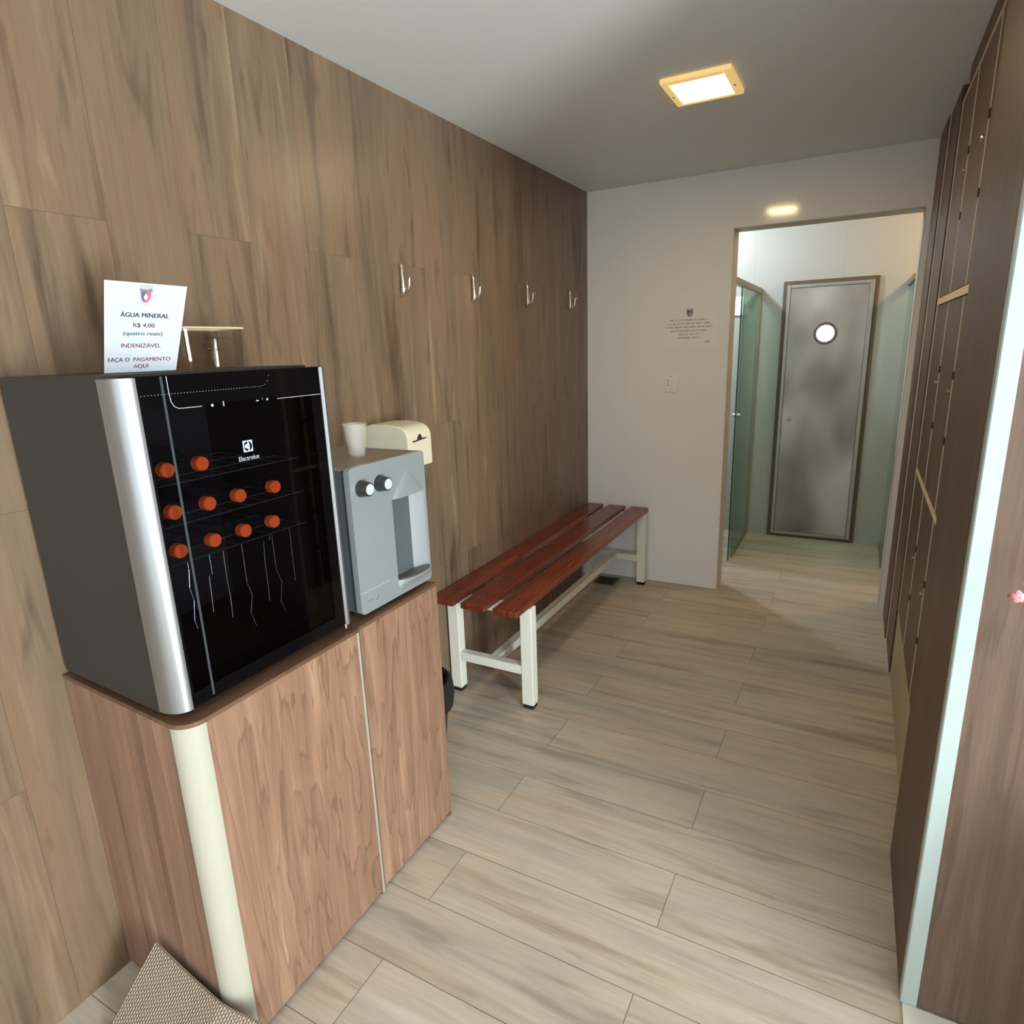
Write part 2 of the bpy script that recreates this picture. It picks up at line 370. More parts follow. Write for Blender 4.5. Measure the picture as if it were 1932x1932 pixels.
# lining of the opening in the far wall
f = MB().box(0.8745, 0.879, DF+0.001, DB+0.003, 0, 2.1525); f.box(1.780, 1.7845, DF+0.001, DB+0.003, 0, 2.1525); f.box(0.879, 1.780, DF+0.001, DB+0.003, 2.1485, 2.1535)
struct('trim_1', f, m_jamb)
struct('trim_3', MB().box(0.0, 0.004, 3.925, DF, 0.0, 0.46), m_far)
struct('trim_2', MB().box(1.795, 2.9, 1.36, 1.519, 0.0, 0.006), m_sill)

# steam room door: frame, sheet metal leaf, porthole
fr = MB()
X0, X1, Z1 = 1.011, 1.632, 1.950
seal = MB()
for a in ((X0, X0+0.026, 0, Z1), (X1-0.026, X1, 0, Z1), (X0+0.026, X1-0.026, Z1-0.026, Z1), (X0+0.026, X1-0.026, 0.0, 0.022)): seal.box(a[0], a[1], DI-0.022, DI+0.02, a[2], a[3])
d1 = struct('door_1', seal, m_seal)
d1['label'] = 'brushed metal door with round porthole at end of the shower room'
for a in ((X0+0.026, X0+0.052, 0.022, Z1-0.026), (X1-0.056, X1-0.026, 0.022, Z1-0.026), (X0+0.052, X1-0.056, Z1-0.050, Z1-0.026), (X0+0.052, X1-0.056, 0.022, 0.046)): fr.box(a[0], a[1], DI-0.030, DI-0.004, a[2], a[3])
obj('door_frame', fr, m_frame, d1, bevel=0.003)
lf = MB(); cx, cz, rp = 1.316, 1.571, 0.064
lx0, lx1, lz0, lz1 = X0+0.054, X1-0.058, 0.048, Z1-0.052
N = 48; ring = [(cx+rp*math.cos(2*PI*k/N), cz+rp*math.sin(2*PI*k/N)) for k in range(N)]
def edge_pt(k):
    c_, s_ = math.cos(2*PI*k/N), math.sin(2*PI*k/N)
    tt = min(((lx1-cx)/c_) if c_ > 1e-9 else 1e9, ((lx0-cx)/c_) if c_ < -1e-9 else 1e9, ((lz1-cz)/s_) if s_ > 1e-9 else 1e9, ((lz0-cz)/s_) if s_ < -1e-9 else 1e9)
    return (cx+tt*c_, cz+tt*s_)
outer = [edge_pt(k) for k in range(N)]
A = [lf.b.verts.new((p[0], DI-0.024, p[1])) for p in ring]; B = [lf.b.verts.new((p[0], DI-0.024, p[1])) for p in outer]; A2 = [lf.b.verts.new((p[0], DI-0.004, p[1])) for p in ring]
for k in range(N):
    j = (k+1) % N; lf.b.faces.new((A[k], A[j], B[j], B[k])); lf.b.faces.new((A[k], A2[k], A2[j], A[j]))
for cxx, czz in ((lx0, lz0), (lx1, lz0), (lx1, lz1), (lx0, lz1)):   # corners the fan cut off
    ks = sorted(range(N), key=lambda k: (outer[k][0]-cxx)**2+(outer[k][1]-czz)**2)
    e1 = [k for k in ks if abs(outer[k][0]-cxx) < 1e-6][0]; e2 = [k for k in ks if abs(outer[k][1]-czz) < 1e-6][0]
    if e1 != e2: lf.b.faces.new((B[e1], B[e2], lf.b.verts.new((cxx, DI-0.024, czz))))
leaf = obj('door_leaf', lf, m_steel, d1)
pr = MB().lathe([(0.060, 0), (0.076, 0), (0.078, -0.006), (0.074, -0.012), (0.062, -0.012), (0.060, 0)], (cx, DI-0.024, cz), 1, 48, cap=False)
obj('porthole_ring', pr, plain('tarnished_ring', srgb(96, 92, 86), 0.35, 0.8), leaf, smooth=True)
obj('porthole_glass', MB().lathe([(0.0, 0), (0.0625, 0), (0.0625, 0.004), (0, 0.004)], (cx, DI-0.022, cz), 1, 48), m_porthole, leaf)
lk = MB().lathe([(0, -0.012), (0.010, -0.012), (0.013, -0.006), (0.013, 0.004)], (1.115, DI-0.026, 0.935), 1, 20)
obj('lock', lk, m_frame, leaf, smooth=True)

# glowing pane for the bright strip on the back wall, left of the glass partition
wi = struct('glow_pane_1', MB().box(0.05, 0.80, DI-0.012, DI+0.01, 1.725, 1.872), m_frame)
obj('pane', MB().box(0.07, 0.78, DI-0.016, DI-0.008, 1.731, 1.868), m_stripglow, wi)

# ================================================================== SHOWER ROOM
gp = thing('glass_partition', 'green glass sliding partition with metal rail left of the metal door', 'partition', (0.84, 4.8, 0))
obj('top_rail', MB().box(0.822, 0.862, DB, DI, 1.878, 1.918), m_rail, gp, bevel=0.004)
obj('floor_track', MB().box(0.826, 0.858, 4.72, DI, 0.0, 0.014), m_rail, gp, bevel=0.002)
p1 = obj('fixed_panel', MB().box(0.832, 0.839, 4.783, DI-0.004, 0.014, 1.882), m_green, gp)
obj('panel_edge', MB().box(0.8318, 0.8392, 4.775, 4.783, 0.014, 1.882), m_greenedge, p1)
p2 = obj('sliding_panel', MB().box(0.846, 0.853, 4.594, 5.30, 0.016, 1.882), m_green, gp)
obj('panel_edge', MB().box(0.8458, 0.8532, 4.586, 4.594, 0.016, 1.882), m_greenedge, p2)
obj('wall_profile', MB().box(0.826, 0.858, DI-0.016, DI, 0.014, 1.878), m_rail, gp)
obj('knob', MB().lathe([(0, 0), (0.014, 0), (0.014, 0.022), (0.0, 0.024)], (0.853, 4.63, 1.05), 0, 20).lathe([(0, 0), (0.014, 0), (0.014, -0.022), (0, -0.024)], (0.846, 4.63, 1.05), 0, 20), m_chrome, p2, smooth=True)
gq = thing('glass_partition', 'pale glass partition with rail along the right of the shower room', 'partition', (1.83, 5.0, 0))
obj('top_rail', MB().box(1.800, 1.836, 4.86, DI, 1.868, 1.905), m_rail, gq, bevel=0.004)
q1 = obj('fixed_panel', MB().box(1.812, 1.820, 4.868, DI-0.004, 0.010, 1.872), m_green, gq)
obj('panel_edge', MB().box(1.8118, 1.8202, 4.860, 4.868, 0.010, 1.872), m_greenedge, q1)
obj('floor_track', MB().box(1.803, 1.830, 4.86, DI, 0.0, 0.012), m_rail, gq)

def shower_lamp(label, x, y, col, power, glow):
    L = thing('ceiling_light', label, 'ceiling light', (x, y, H))
    obj('lamp_frame', MB().box(x-0.10, x+0.10, y-0.10, y+0.10, H-0.018, H), m_switch, L, bevel=0.004)
    obj('diffuser', MB().box(x-0.075, x+0.075, y-0.075, y+0.075, H-0.024, H-0.012), glow, L)
    l = bpy.data.lights.new('bulb', 'POINT'); l.shadow_soft_size = 0.035; l.energy = power; l.color = col
    o = bpy.data.objects.new('bulb', l); o.parent = L; o.location = (0, 0, -0.07); C.objects.link(o)
shower_lamp('cool white ceiling light over the shower behind the green glass', 0.42, 4.66, (0.84, 0.94, 1.0), 32, m_coolglow)
shower_lamp('warm ceiling light over the shower behind the right partition', 2.35, 4.78, (1.0, 0.62, 0.32), 18, m_lampglow)

# ================================================================== MAIN ROOM, CEILING AND WALLS
L = thing('ceiling_light', 'square recessed warm yellow light in the changing room ceiling', 'ceiling light', (0.973, 2.725, H))
x0, x1, y0, y1 = 0.850, 1.096, 2.592, 2.858
f = MB(); f.box(x0, x0+0.026, y0, y1, H-0.016, H); f.box(x1-0.030, x1, y0, y1, H-0.016, H); f.box(x0+0.026, x1-0.030, y0, y0+0.034, H-0.016, H); f.box(x0+0.026, x1-0.030, y1-0.022, y1, H-0.016, H)
fo = obj('lamp_frame', f, m_lampframe, L, bevel=0.003)
for sx in (x0+0.012, x1-0.014): obj('screw', MB().lathe([(0, 0), (0.004, 0), (0.004, -0.002), (0, -0.0025)], (sx, 2.745, H-0.0155), 2, 10), m_seal, fo)
obj('diffuser', MB().box(x0+0.024, x1-0.028, y0+0.032, y1-0.020, H-0.012, H-0.004), m_lampglow, L)
l = bpy.data.lights.new('bulb', 'AREA'); l.shape = 'SQUARE'; l.size = 0.18; l.energy = 6; l.color = (1.0, 0.74, 0.40)
o = bpy.data.objects.new('bulb', l); o.parent = L; o.location = (0, 0, -0.018); C.objects.link(o)

# coat hooks
def hook(y, label):
    z = 1.813
    hk = thing('coat_hook', label, 'hook', (0, y, z), 'coat hooks along the wood tiled wall')
    pl = MB().tube([(0.003, y, z+0.056), (0.009, y, z+0.050), (0.013, y, z+0.030), (0.015, y, z-0.010), (0.015, y, z-0.040), (0.011, y, z-0.054), (0.004, y, z-0.058)], 0.006, 12, rad=[0.004, 0.0065, 0.0062, 0.0085, 0.0095, 0.009, 0.006])
    obj('back_plate', pl, m_chrome, hk, smooth=True)
    ar = MB().tube([(0.010, y, z-0.046), (0.022, y, z-0.050), (0.034, y, z-0.042), (0.042, y, z-0.030), (0.044, y, z-0.016), (0.045, y, z-0.003), (0.050, y, z+0.006), (0.058, y, z+0.003)], 0.005, 12, rad=[0.006, 0.006, 0.0052, 0.005, 0.006, 0.0065, 0.0055, 0.003])
    obj('hook_arm', ar, m_chrome, hk, smooth=True)
    for dz in (-0.034, -0.047): obj('screw', MB().ball((0.023, y, z+dz), 0.003, 0.004, 0.004, seg=10, ring=6), m_chrome, hk, smooth=True)
    return hk
h0 = hook(2.123, 'chrome coat hook nearest the fridge, largest of the row of four')
for yy, lab in ((2.638, 'second chrome coat hook from the fridge on the wood tiled wall'), (3.170, 'third chrome coat hook from the fridge on the wood tiled wall'), (3.728, 'chrome coat hook closest to the white tiled wall')):
    dup(h0, (0, yy, 1.813), lab)

# crest mark, drawn as a flat print: f maps (u, v) in crest units (width 1, v up) to a point
def crest(parent, f, name='crest'):
    half = lambda sg: [(0, 0.62), (sg*0.36, 0.62), (sg*0.37, 0.25), (sg*0.30, 0.02), (sg*0.16, -0.12), (0, -0.17)]
    W = lambda pts, e: MB().poly([f(u, v, e) for u, v in pts])
    g = MB()
    g.poly([f(u, v, 0.0004) for u, v in [(-0.46, 0.70), (-0.52, 0.92), (-0.30, 0.84), (0.0, 0.94), (0.30, 0.84), (0.52, 0.92), (0.46, 0.70), (0.50, 0.2), (0.40, -0.12), (0.18, -0.26), (0, -0.30), (-0.18, -0.26), (-0.40, -0.12), (-0.50, 0.2)]])
    c = obj(name, g, m_crestgrey, parent)
    obj('shield_half', W(half(-1), 0.0007), m_slate, c); obj('shield_half', W(half(1), 0.0007), m_pink, c)
    d = MB(); d.poly([f(u, v, 0.0010) for u, v in [(0.0, 0.40), (0.17, 0.15), (0.0, -0.08), (-0.17, 0.15)]])
    obj('diamond', d, m_paper, c)
    b = MB(); b.poly([f(u, v, 0.0010) for u, v in [(-0.50, 0.56), (-0.42, 0.66), (-0.2, 0.60), (0.2, 0.62), (0.42, 0.68), (0.52, 0.54), (0.40, 0.54), (0.2, 0.50), (-0.2, 0.49), (-0.40, 0.50)]])
    obj('ribbon', b, m_printdim, c)
    return c

# notice on the white wall
yn = DF-0.0015
nt = thing('wall_notice', 'pale printed notice with a small crest taped to the white wall', 'notice', (0.645, DF, 1.60))
obj('sheet', MB().box(0.495, 0.800, yn, DF, 1.515, 1.735), m_far if False else plain('notice_paper', srgb(234, 231, 230), 0.5, var=0.01), nt)
crest(nt, lambda u, v, e: (0.648+u*0.042, yn-e, 1.700+v*0.040))
ln = MB()
for i, (c0, wd) in enumerate(((0.648, 0.235), (0.648, 0.245), (0.650, 0.285), (0.648, 0.230), (0.645, 0.115), (0.648, 0.135))):
    z = 1.672-0.0205*i; x = c0-wd/2
    while x < c0+wd/2-0.006:
        k = random.choice((0.012, 0.02, 0.03, 0.042)); k = min(k, c0+wd/2-x)
        xx = x
        while xx < x+k-0.003: ln.box(xx, xx+0.0032, yn-0.0004, yn, z-0.004, z+random.choice((0.004, 0.004, 0.0015))); xx += 0.0052
        x += k+0.006
m_nink = plain('notice_ink', srgb(140, 128, 122), 0.7)
obj('print_lines', ln, m_nink, nt)
obj('print_footer', MB().box(0.742, 0.772, yn-0.0004, yn, 1.541, 1.546), m_nink, nt)
# light switch
sw = thing('light_switch', 'white oval light switch on the white wall below the notice', 'switch', (0.550, DF, 1.305))
obj('switch_plate', MB().box(0.512, 0.590, DF-0.007, DF, 1.247, 1.363), m_switch, sw, bevel=0.003)
rk = obj('rocker', MB().box(0.532, 0.560, DF-0.012, DF-0.006, 1.287, 1.325), m_switch, sw, bevel=0.002)
for zz in (1.268, 1.343): obj('screw', MB().lathe([(0, 0), (0.003, 0), (0.003, -0.0015), (0, -0.002)], (0.548, DF-0.0068, zz), 1, 8), m_seal, sw)
obj('rocker_gap', MB().box(0.529, 0.534, DF-0.0085, DF-0.006, 1.286, 1.326), m_seal, sw)
# floor drain
dr = thing('floor_drain', 'dark square floor drain under the far end of the bench', 'drain', (0.18, 3.90, 0))
f = MB(); f.box(0.11, 0.25, 3.84, 3.98, 0.0, 0.003)
obj('drain_plate', f, m_seal, dr)
g = MB()
for i in range(6): g.box(0.122+i*0.020, 0.131+i*0.020, 3.852, 3.968, 0.0028, 0.0045)
obj('grate', g, m_rubber, dr)

# ================================================================== CABINETS
ZC = 0.849
def panel_side(mb, z0, z1): return mb
ca = thing('wooden_cabinet', 'walnut laminate cabinet with cream corner posts under the black fridge', 'cabinet', (0.24, 0.97, 0))
# body: slightly out of square plan, rounded near corner is the cream post
obj('side_panel', MB().prism([(0.004, 0.742), (0.425, 0.7205), (0.425, 0.742), (0.004, 0.762)], 2, 0.012, ZC-0.010), m_cabside, ca)
obj('front_panel', MB().prism([(0.471, 0.765), (0.471, 1.215), (0.452, 1.215), (0.452, 0.765)], 2, 0.014, ZC-0.010), m_cab, ca)
post = [(0.425, 0.7195)]+arc(0.428, 0.764, 0.0445, -90, 0, 18)+[(0.4725, 0.767), (0.450, 0.767), (0.425, 0.742)]
obj('corner_post', MB().prism(post, 2, 0.006, ZC-0.010), m_cream, ca, smooth=True)
obj('corner_post', MB().prism([(0.452, 1.215), (0.473, 1.215)]+arc(0.461, 1.217, 0.012, 0, 90, 5)+[(0.452, 1.229)], 2, 0.006, ZC-0.010), m_cream, ca)
obj('end_panel', MB().box(0.004, 0.452, 1.2105, 1.2285, 0.012, ZC-0.010), m_cab, ca)
top = [(0.004, 0.739), (0.425, 0.7165)]+arc(0.428, 0.764, 0.0478, -90, 0, 10)+arc(0.4615, 1.216, 0.0145, 0, 90, 4)+[(0.004, 1.2295)]
obj('top_panel', MB().prism(top, 2, ZC-0.010, ZC), m_cabtop, ca, bevel=0.002)
for fx, fy in ((0.455, 1.222), (0.40, 0.76), (0.04, 0.77), (0.04, 1.2)): obj('foot', MB().lathe([(0.012, 0), (0.012, 0.014)], (fx, fy, 0), 2, 12), m_rubber, ca)
cb = thing('wooden_cabinet', 'narrower walnut laminate cabinet under the silver water dispenser', 'cabinet', (0.24, 1.41, 0))
obj('front_panel', MB().box(0.448, 0.467, 1.2325, 1.586, 0.014, ZC-0.010), m_cab, cb, bevel=0.002)
obj('end_panel', MB().box(0.004, 0.4475, 1.570, 1.586, 0.012, ZC-0.010), m_cab, cb)
obj('side_panel', MB().box(0.004, 0.4475, 1.2315, 1.248, 0.012, ZC-0.010), m_cab, cb)
obj('top_panel', MB().box(0.004, 0.469, 1.2310, 1.588, ZC-0.010, ZC), m_cabtop, cb, bevel=0.002)
for fx, fy in ((0.458, 1.578), (0.44, 1.25), (0.04, 1.25), (0.04, 1.56)): obj('foot', MB().lathe([(0.010, 0), (0.010, 0.014)], (fx, fy, 0), 2, 12), m_seal, cb)

# ================================================================== FRIDGE
Z0, Z1 = 0.864, 1.525
fg = thing('glass_door_fridge', 'black compact fridge with dark glass door and silver side pillars', 'fridge', (0.22, 0.97, ZC))
b = MB()
b.prism([(0.02, 0.743), (0.398, 0.7225), (0.398, 0.755), (0.02, 0.765)], 2, Z0+0.030, Z1-0.030)          # near side
b.box(0.02, 0.398, 1.180, 1.212, Z0+0.030, Z1-0.030)
b.prism([(0.02, 0.743), (0.398, 0.7225), (0.398, 1.212), (0.02, 1.212)], 2, Z1-0.030, Z1)
b.prism([(0.02, 0.743), (0.398, 0.7225), (0.398, 1.212), (0.02, 1.212)], 2, Z0, Z0+0.030)
b.box(0.02, 0.05, 0.765, 1.180, Z0+0.030, Z1-0.030)
obj('fridge_body', b, m_body, fg)
i_ = MB(); i_.box(0.05, 0.056, 0.76, 1.18, Z0+0.03, Z1-0.03); i_.box(0.05, 0.396, 0.7555, 0.760, Z0+0.03, Z1-0.03); i_.box(0.05, 0.396, 1.176, 1.180, Z0+0.03, Z1-0.03); i_.box(0.05, 0.396, 0.76, 1.18, Z1-0.034, Z1-0.030); i_.box(0.05, 0.396, 0.76, 1.18, Z0+0.030, Z0+0.034)
obj('liner', i_, m_int, fg)
for fx in (0.06, 0.36):
    for fy in (0.775, 1.18): obj('foot', MB().lathe([(0.014, 0), (0.014, Z0-ZC+0.002)], (fx, fy, ZC), 2, 14), m_rubber, fg)
# door
XG = 0.4555
dm = MB()
ya, yb = 0.757, 1.196
wy0, wy1, wz0, wz1 = 0.763, 1.165, 0.900, 1.462
dm.box(0.440, XG, ya, wy0, Z0+0.006, Z1-0.004); dm.box(0.400, XG, wy1, yb, Z0+0.006, Z1-0.004); dm.box(0.400, XG, wy0, wy1, Z0+0.006, wz0); dm.box(0.400, XG, wy0, wy1, wz1, Z1-0.004)
door = obj('door', dm, m_black, fg)
obj('glass_pane', MB().box(XG-0.006, XG-0.0002, wy0, wy1, wz0, wz1), m_pane, door)
pn = [(0.400, 0.7210), (0.406, 0.7205)]+[(0.408+0.048*math.sin(math.radians(a)), 0.757-0.0362*math.cos(math.radians(a))) for a in range(5, 91, 5)]+[(0.42, 0.757), (0.400, 0.745)]
obj('door_pillar', MB().prism(pn, 2, Z0+0.004, Z1-0.006), m_alu, door, smooth=True)
pf = [(0.400, 1.196), (XG, 1.196), (0.462, 1.200), (0.462, 1.206), (0.455, 1.213), (0.400, 1.214)]
obj('door_pillar', MB().prism(pf, 2, Z0+0.004, Z1-0.006), m_alu, door)
obj('hinge', MB().lathe([(0.006, 0), (0.006, 0.012)], (0.448, 1.203, Z0-0.009), 2, 14), m_chrome, fg)
# print on the door
XP = XG+0.0008
pr = MB()
pr.tube([(XP, 0.815, 1.519), (XP, 0.8155, 1.488), (XP, 0.817, 1.473), (XP, 0.822, 1.4635), (XP, 0.830, 1.4595), (XP, 0.842, 1.459), (XP, 0.879, 1.459)], 0.0007, 6)
obj('control_line', MB().tube([(XP, 1.064, 1.458), (XP, 1.192, 1.458)], 0.0007, 6), m_print, door)
obj('control_outline', pr, m_print, door)
pd = MB(); path = [(0.762, 1.487), (1.023, 1.487), (1.036, 1.490), (1.044, 1.497), (1.048, 1.508), (1.048, 1.518)]
for (a0, b0), (a1, b1) in zip(path, path[1:]):
    n = max(1, int(math.hypot(a1-a0, b1-b0)/0.0065))
    for i in range(n): k = i/n; y_, z_ = a0+(a1-a0)*k, b0+(b1-b0)*k; pd.box(XP-0.0008, XP, y_-0.0012, y_+0.0012, z_-0.0005, z_+0.0005)
obj('dotted_outline', pd, m_printdim, door)
obj('lock_icon', MB().lathe([(0, -0.0008), (0.0028, -0.0008), (0.0028, 0), (0, 0)], (XP, 0.902, 1.4585), 0, 12), m_print, door)
obj('plus_icon', MB().box(XP-0.0006, XP, 0.9268, 0.9288, 1.4545, 1.4645), m_print, door)
obj('minus_icon', MB().box(XP-0.0006, XP, 1.008, 1.014, 1.457, 1.4595), m_print, door)
obj('dot_icon', MB().lathe([(0, -0.0008), (0.0024, -0.0008), (0.0024, 0), (0, 0)], (XP, 1.037, 1.459), 0, 12), m_print, door)
obj('degree_icon', MB().box(XP-0.0006, XP, 1.0235, 1.025, 1.459, 1.463), m_printdim, door)
lg = MB(); lg.box(XP-0.0008, XP-0.0002, 0.9595, 0.9835, 1.3555, 1.3795)
lo = obj('emblem', lg, m_print, door)
em = MB(); c0, z0, rr = 0.9715, 1.3675, 0.0102   # dark disc with a folded pale triangle left open
def lobe(a0, a1, pts): em.poly([(XP, c0+rr*math.cos(math.radians(a)), z0+rr*math.sin(math.radians(a))) for a in [a0+(a1-a0)*i/14 for i in range(15)]]+[(XP, c0+p[0], z0+p[1]) for p in pts])
lobe(98, 176, [(-0.006, 0.0035), (0.0, 0.0065)]); lobe(184, 262, [(0.0, -0.0065), (-0.006, -0.0035)]); lobe(-78, 78, [(0.0045, 0.0040), (0.0045, -0.0040)])
obj('emblem_disc', em, m_black, lo)
tx = text_mb([('Electrolux', 0.0, 0.0, 0.0098, 0.052, 0.0)], 0.0001)
warp(tx, lambda x, y, z: Vector((XP+z, 0.9712+x, 1.3385+y)))
obj('lettering', tx, m_print, door)
obj('glass_reflection', MB().box(XG-0.0001, XG+0.0006, 0.8025, 0.8072, 0.876, 1.519), plain('grey_glass_reflection', srgb(62, 68, 72), 0.3), door)  # grey strip painting a reflection line on the door glass
# bottle highlights put in as bent bright strokes, then the wire shelves
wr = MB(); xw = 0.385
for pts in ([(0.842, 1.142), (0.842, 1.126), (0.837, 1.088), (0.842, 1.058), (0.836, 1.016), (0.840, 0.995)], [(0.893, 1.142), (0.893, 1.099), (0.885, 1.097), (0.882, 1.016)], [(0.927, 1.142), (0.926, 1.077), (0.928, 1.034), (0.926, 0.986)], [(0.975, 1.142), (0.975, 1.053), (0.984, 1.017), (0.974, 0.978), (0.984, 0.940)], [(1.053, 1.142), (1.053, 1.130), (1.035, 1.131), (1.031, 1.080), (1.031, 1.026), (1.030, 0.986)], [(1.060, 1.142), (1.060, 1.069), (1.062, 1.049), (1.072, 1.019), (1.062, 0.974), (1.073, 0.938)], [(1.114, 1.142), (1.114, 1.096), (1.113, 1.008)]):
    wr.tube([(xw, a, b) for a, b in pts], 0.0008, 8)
obj('bottle_highlights', wr, m_highlight, fg)
ROWS = {1.341: (0.818, 0.894), 1.2565: (0.819, 0.897, 0.973, 1.069), 1.177: (0.817, 0.896, 0.974, 1.054)}
for zr in ROWS:
    sh = MB()
    for xx in (0.10, 0.20, 0.30, 0.38): sh.tube([(xx, 0.761, zr-0.0345), (xx, 1.175, zr-0.0345)], 0.0009, 6)
    for k in range(9): yy = 0.785+k*0.047; sh.tube([(0.07, yy, zr-0.0345), (0.385, yy, zr-0.0345)], 0.0008, 6)
    obj('wire_shelf', sh, m_shelf, fg)
def bottle(y, z, label):
    bt = thing('water_bottle', label, 'bottle', (0.14, y, z-0.033), 'water bottles lying in the fridge')
    bb = MB().lathe([(0.0, 0.0), (0.028, 0.0), (0.032, 0.005), (0.032, 0.045), (0.030, 0.05), (0.032, 0.055), (0.032, 0.150), (0.028, 0.175), (0.016, 0.205), (0.0125, 0.212), (0.0125, 0.250)], (0.14, y, z), 0, 24)
    obj('bottle_body', bb, m_bottle, bt, smooth=True)
    cp = MB().lathe([(0.0135, 0.0), (0.0148, 0.002), (0.0148, 0.018), (0.0136, 0.0205), (0.0, 0.0207)], (0.390, y, z), 0, 28)
    obj('bottle_cap', cp, m_cap, bt)
    return bt
names = ['orange capped bottle at the left end of the top row', 'orange capped bottle at the right end of the top row',
 'orange capped bottle leftmost in the middle row', 'orange capped bottle second from left in the middle row', 'orange capped bottle third from left in the middle row', 'orange capped bottle rightmost in the middle row',
 'orange capped bottle leftmost in the bottom row', 'orange capped bottle second from left in the bottom row', 'orange capped bottle third from left in the bottom row', 'orange capped bottle rightmost in the bottom row']
first = None; i = 0
for zr, ys in ROWS.items():
    for y_ in ys:
        if first is None: first = bottle(y_, zr, names[i]+' inside the fridge')
        else: dup(first, (0.14, y_, zr-0.033), names[i]+' inside the fridge')
        i += 1

# ---- price sign on the fridge
BL, BR, TR, TL = Vector((0.250, 0.824, 1.5262)), Vector((0.363, 0.901, 1.5275)), Vector((0.380, 0.942, 1.687)), Vector((0.251, 0.857, 1.704))
nrm = (BR-BL).cross(TL-BL).normalized()
if nrm.y > 0: nrm = -nrm
def sgn(u, v, e=0.0): return BL*(1-u)*(1-v)+BR*u*(1-v)+TR*u*v+TL*(1-u)*v+nrm*e
ps = thing('price_sign', 'white price notice for mineral water standing on the black fridge', 'sign', (0.305, 0.865, Z1))
sh = MB(); F = sh.grid([[sgn(i/6, j/6) for i in range(7)] for j in range(7)])
obj('paper_sheet', sh, m_paper, ps, solid=0.0008)
ac = MB(); ac.grid([[sgn(-0.004+1.008*i/4, 1.012*j/4, -0.003) for i in range(5)] for j in range(5)])
obj('acrylic_back', ac, m_clear, ps, solid=0.002)
ft = MB(); bx = -nrm; bx.z = 0; bx.normalize()
q0, q1 = sgn(0, 0, -0.003), sgn(1, 0, -0.003); q0.z = q1.z = Z1+0.0015
ft.poly([q0, q1, q1+bx*0.07, q0+bx*0.07])
obj('acrylic_foot', ft, m_clear, ps, solid=0.002)
crest(ps, lambda u, v, e: sgn(0.515+u*0.165, 0.815+v*0.185, 0.0006+e))
def lettering(lines_, mat):
  for one in lines_:
    mb = text_mb([one], 0.0)
    warp(mb, lambda x, y, z: sgn(x, y, 0.0009)); obj('lettering', mb, mat, ps)
lettering([('ÁGUA MINERAL', 0.515, 0.615, 0.050, 0.615, 0.045)], m_ink)
lettering([('R$ 4,00', 0.512, 0.505, 0.045, 0.275, 0.03), ('INDENIZÁVEL', 0.490, 0.275, 0.045, 0.525, 0.03), ('PAGAMENTO', 0.650, 0.120, 0.043, 0.505, 0.03), ('AQUI', 0.505, 0.045, 0.042, 0.200, 0.03)], m_red)
lettering([('(quatro reais)', 0.505, 0.415, 0.040, 0.510, 0.045)], m_teal)
lettering([('FAÇA O', 0.200, 0.120, 0.043, 0.290, 0.03)], m_ink)

# ---- clear plastic box
pb = thing('plastic_box', 'clear plastic tray with oval handle hole on the fridge behind the sign', 'box', (0.17, 1.115, Z1))
def rrect(x0, x1, y0, y1, r): return arc(x1-r, y0+r, r, -90, 0, 5)+arc(x1-r, y1-r, r, 0, 90, 5)+arc(x0+r, y1-r, r, 90, 180, 5)+arc(x0+r, y0+r, r, 180, 270, 5)
def ring_wall(mb, pts, z0, z1, shrink):
    c_ = (sum(p[0] for p in pts)/len(pts), sum(p[1] for p in pts)/len(pts))
    A = [mb.b.verts.new((c_[0]+(p[0]-c_[0])*shrink, c_[1]+(p[1]-c_[1])*shrink, z0)) for p in pts]; B = [mb.b.verts.new((p[0], p[1], z1)) for p in pts]
    for k in range(len(pts)): j = (k+1) % len(pts); mb.b.faces.new((A[k], A[j], B[j], B[k]))
    mb.b.faces.new(A[::-1])
rp_ = rrect(0.115, 0.225, 1.025, 1.200, 0.018)
wl = MB(); ring_wall(wl, rp_, Z1+0.002, Z1+0.092, 0.95); obj('tray_wall', wl, m_clear, pb, solid=0.002)
obj('rim', MB().tube([(p[0], p[1], Z1+0.092) for p in rp_], 0.0028, 8, closed=True), plain('plastic_rim', srgb(214, 190, 160), 0.25), pb, smooth=True)
hp = [(0.2235, 1.118+0.030*math.cos(a)+(0.022 if math.cos(a) > 0 else -0.022), Z1+0.056+0.0145*math.sin(a)) for a in [2*PI*k/32 for k in range(32)]]
hp = [(0.2235, 1.118+(0.026 if math.cos(a) > 0 else -0.026)+0.0145*math.cos(a), Z1+0.056+0.0145*math.sin(a)) for a in [2*PI*(k+0.5)/32 for k in range(32)]]
obj('handle_rim', MB().tube(hp, 0.0024, 8, closed=True), m_clear, pb, smooth=True)

# ================================================================== WATER DISPENSER
wd = thing('water_dispenser', 'silver countertop water dispenser with two round knobs', 'dispenser', (0.26, 1.43, ZC))
obj('dispenser_body', MB().box(0.07, 0.430, 1.272, 1.583, 0.862, 1.256), m_dispbody, wd, bevel=0.006)
obj('top_cover', MB().box(0.07, 0.432, 1.272, 1.584, 1.254, 1.262), m_disptop, wd, bevel=0.003)
for fx in (0.11, 0.40):
    for fy in (1.30, 1.555): obj('foot', MB().lathe([(0.012, 0), (0.012, 0.014)], (fx, fy, ZC), 2, 12), m_rubber, wd)
YA, YB, ZA, ZB, YCn, HWn = 1.266, 1.588, 0.861, 1.264, 1.506, 0.076
NZ0, NZ1 = 0.908, 1.148
def ss(t_): t_ = min(1, max(0, t_)); return t_*t_*(3-2*t_)
def rec(q): return 0.062*((1-q)/2)**1.1*(1-math.exp(-(q+1)*9))
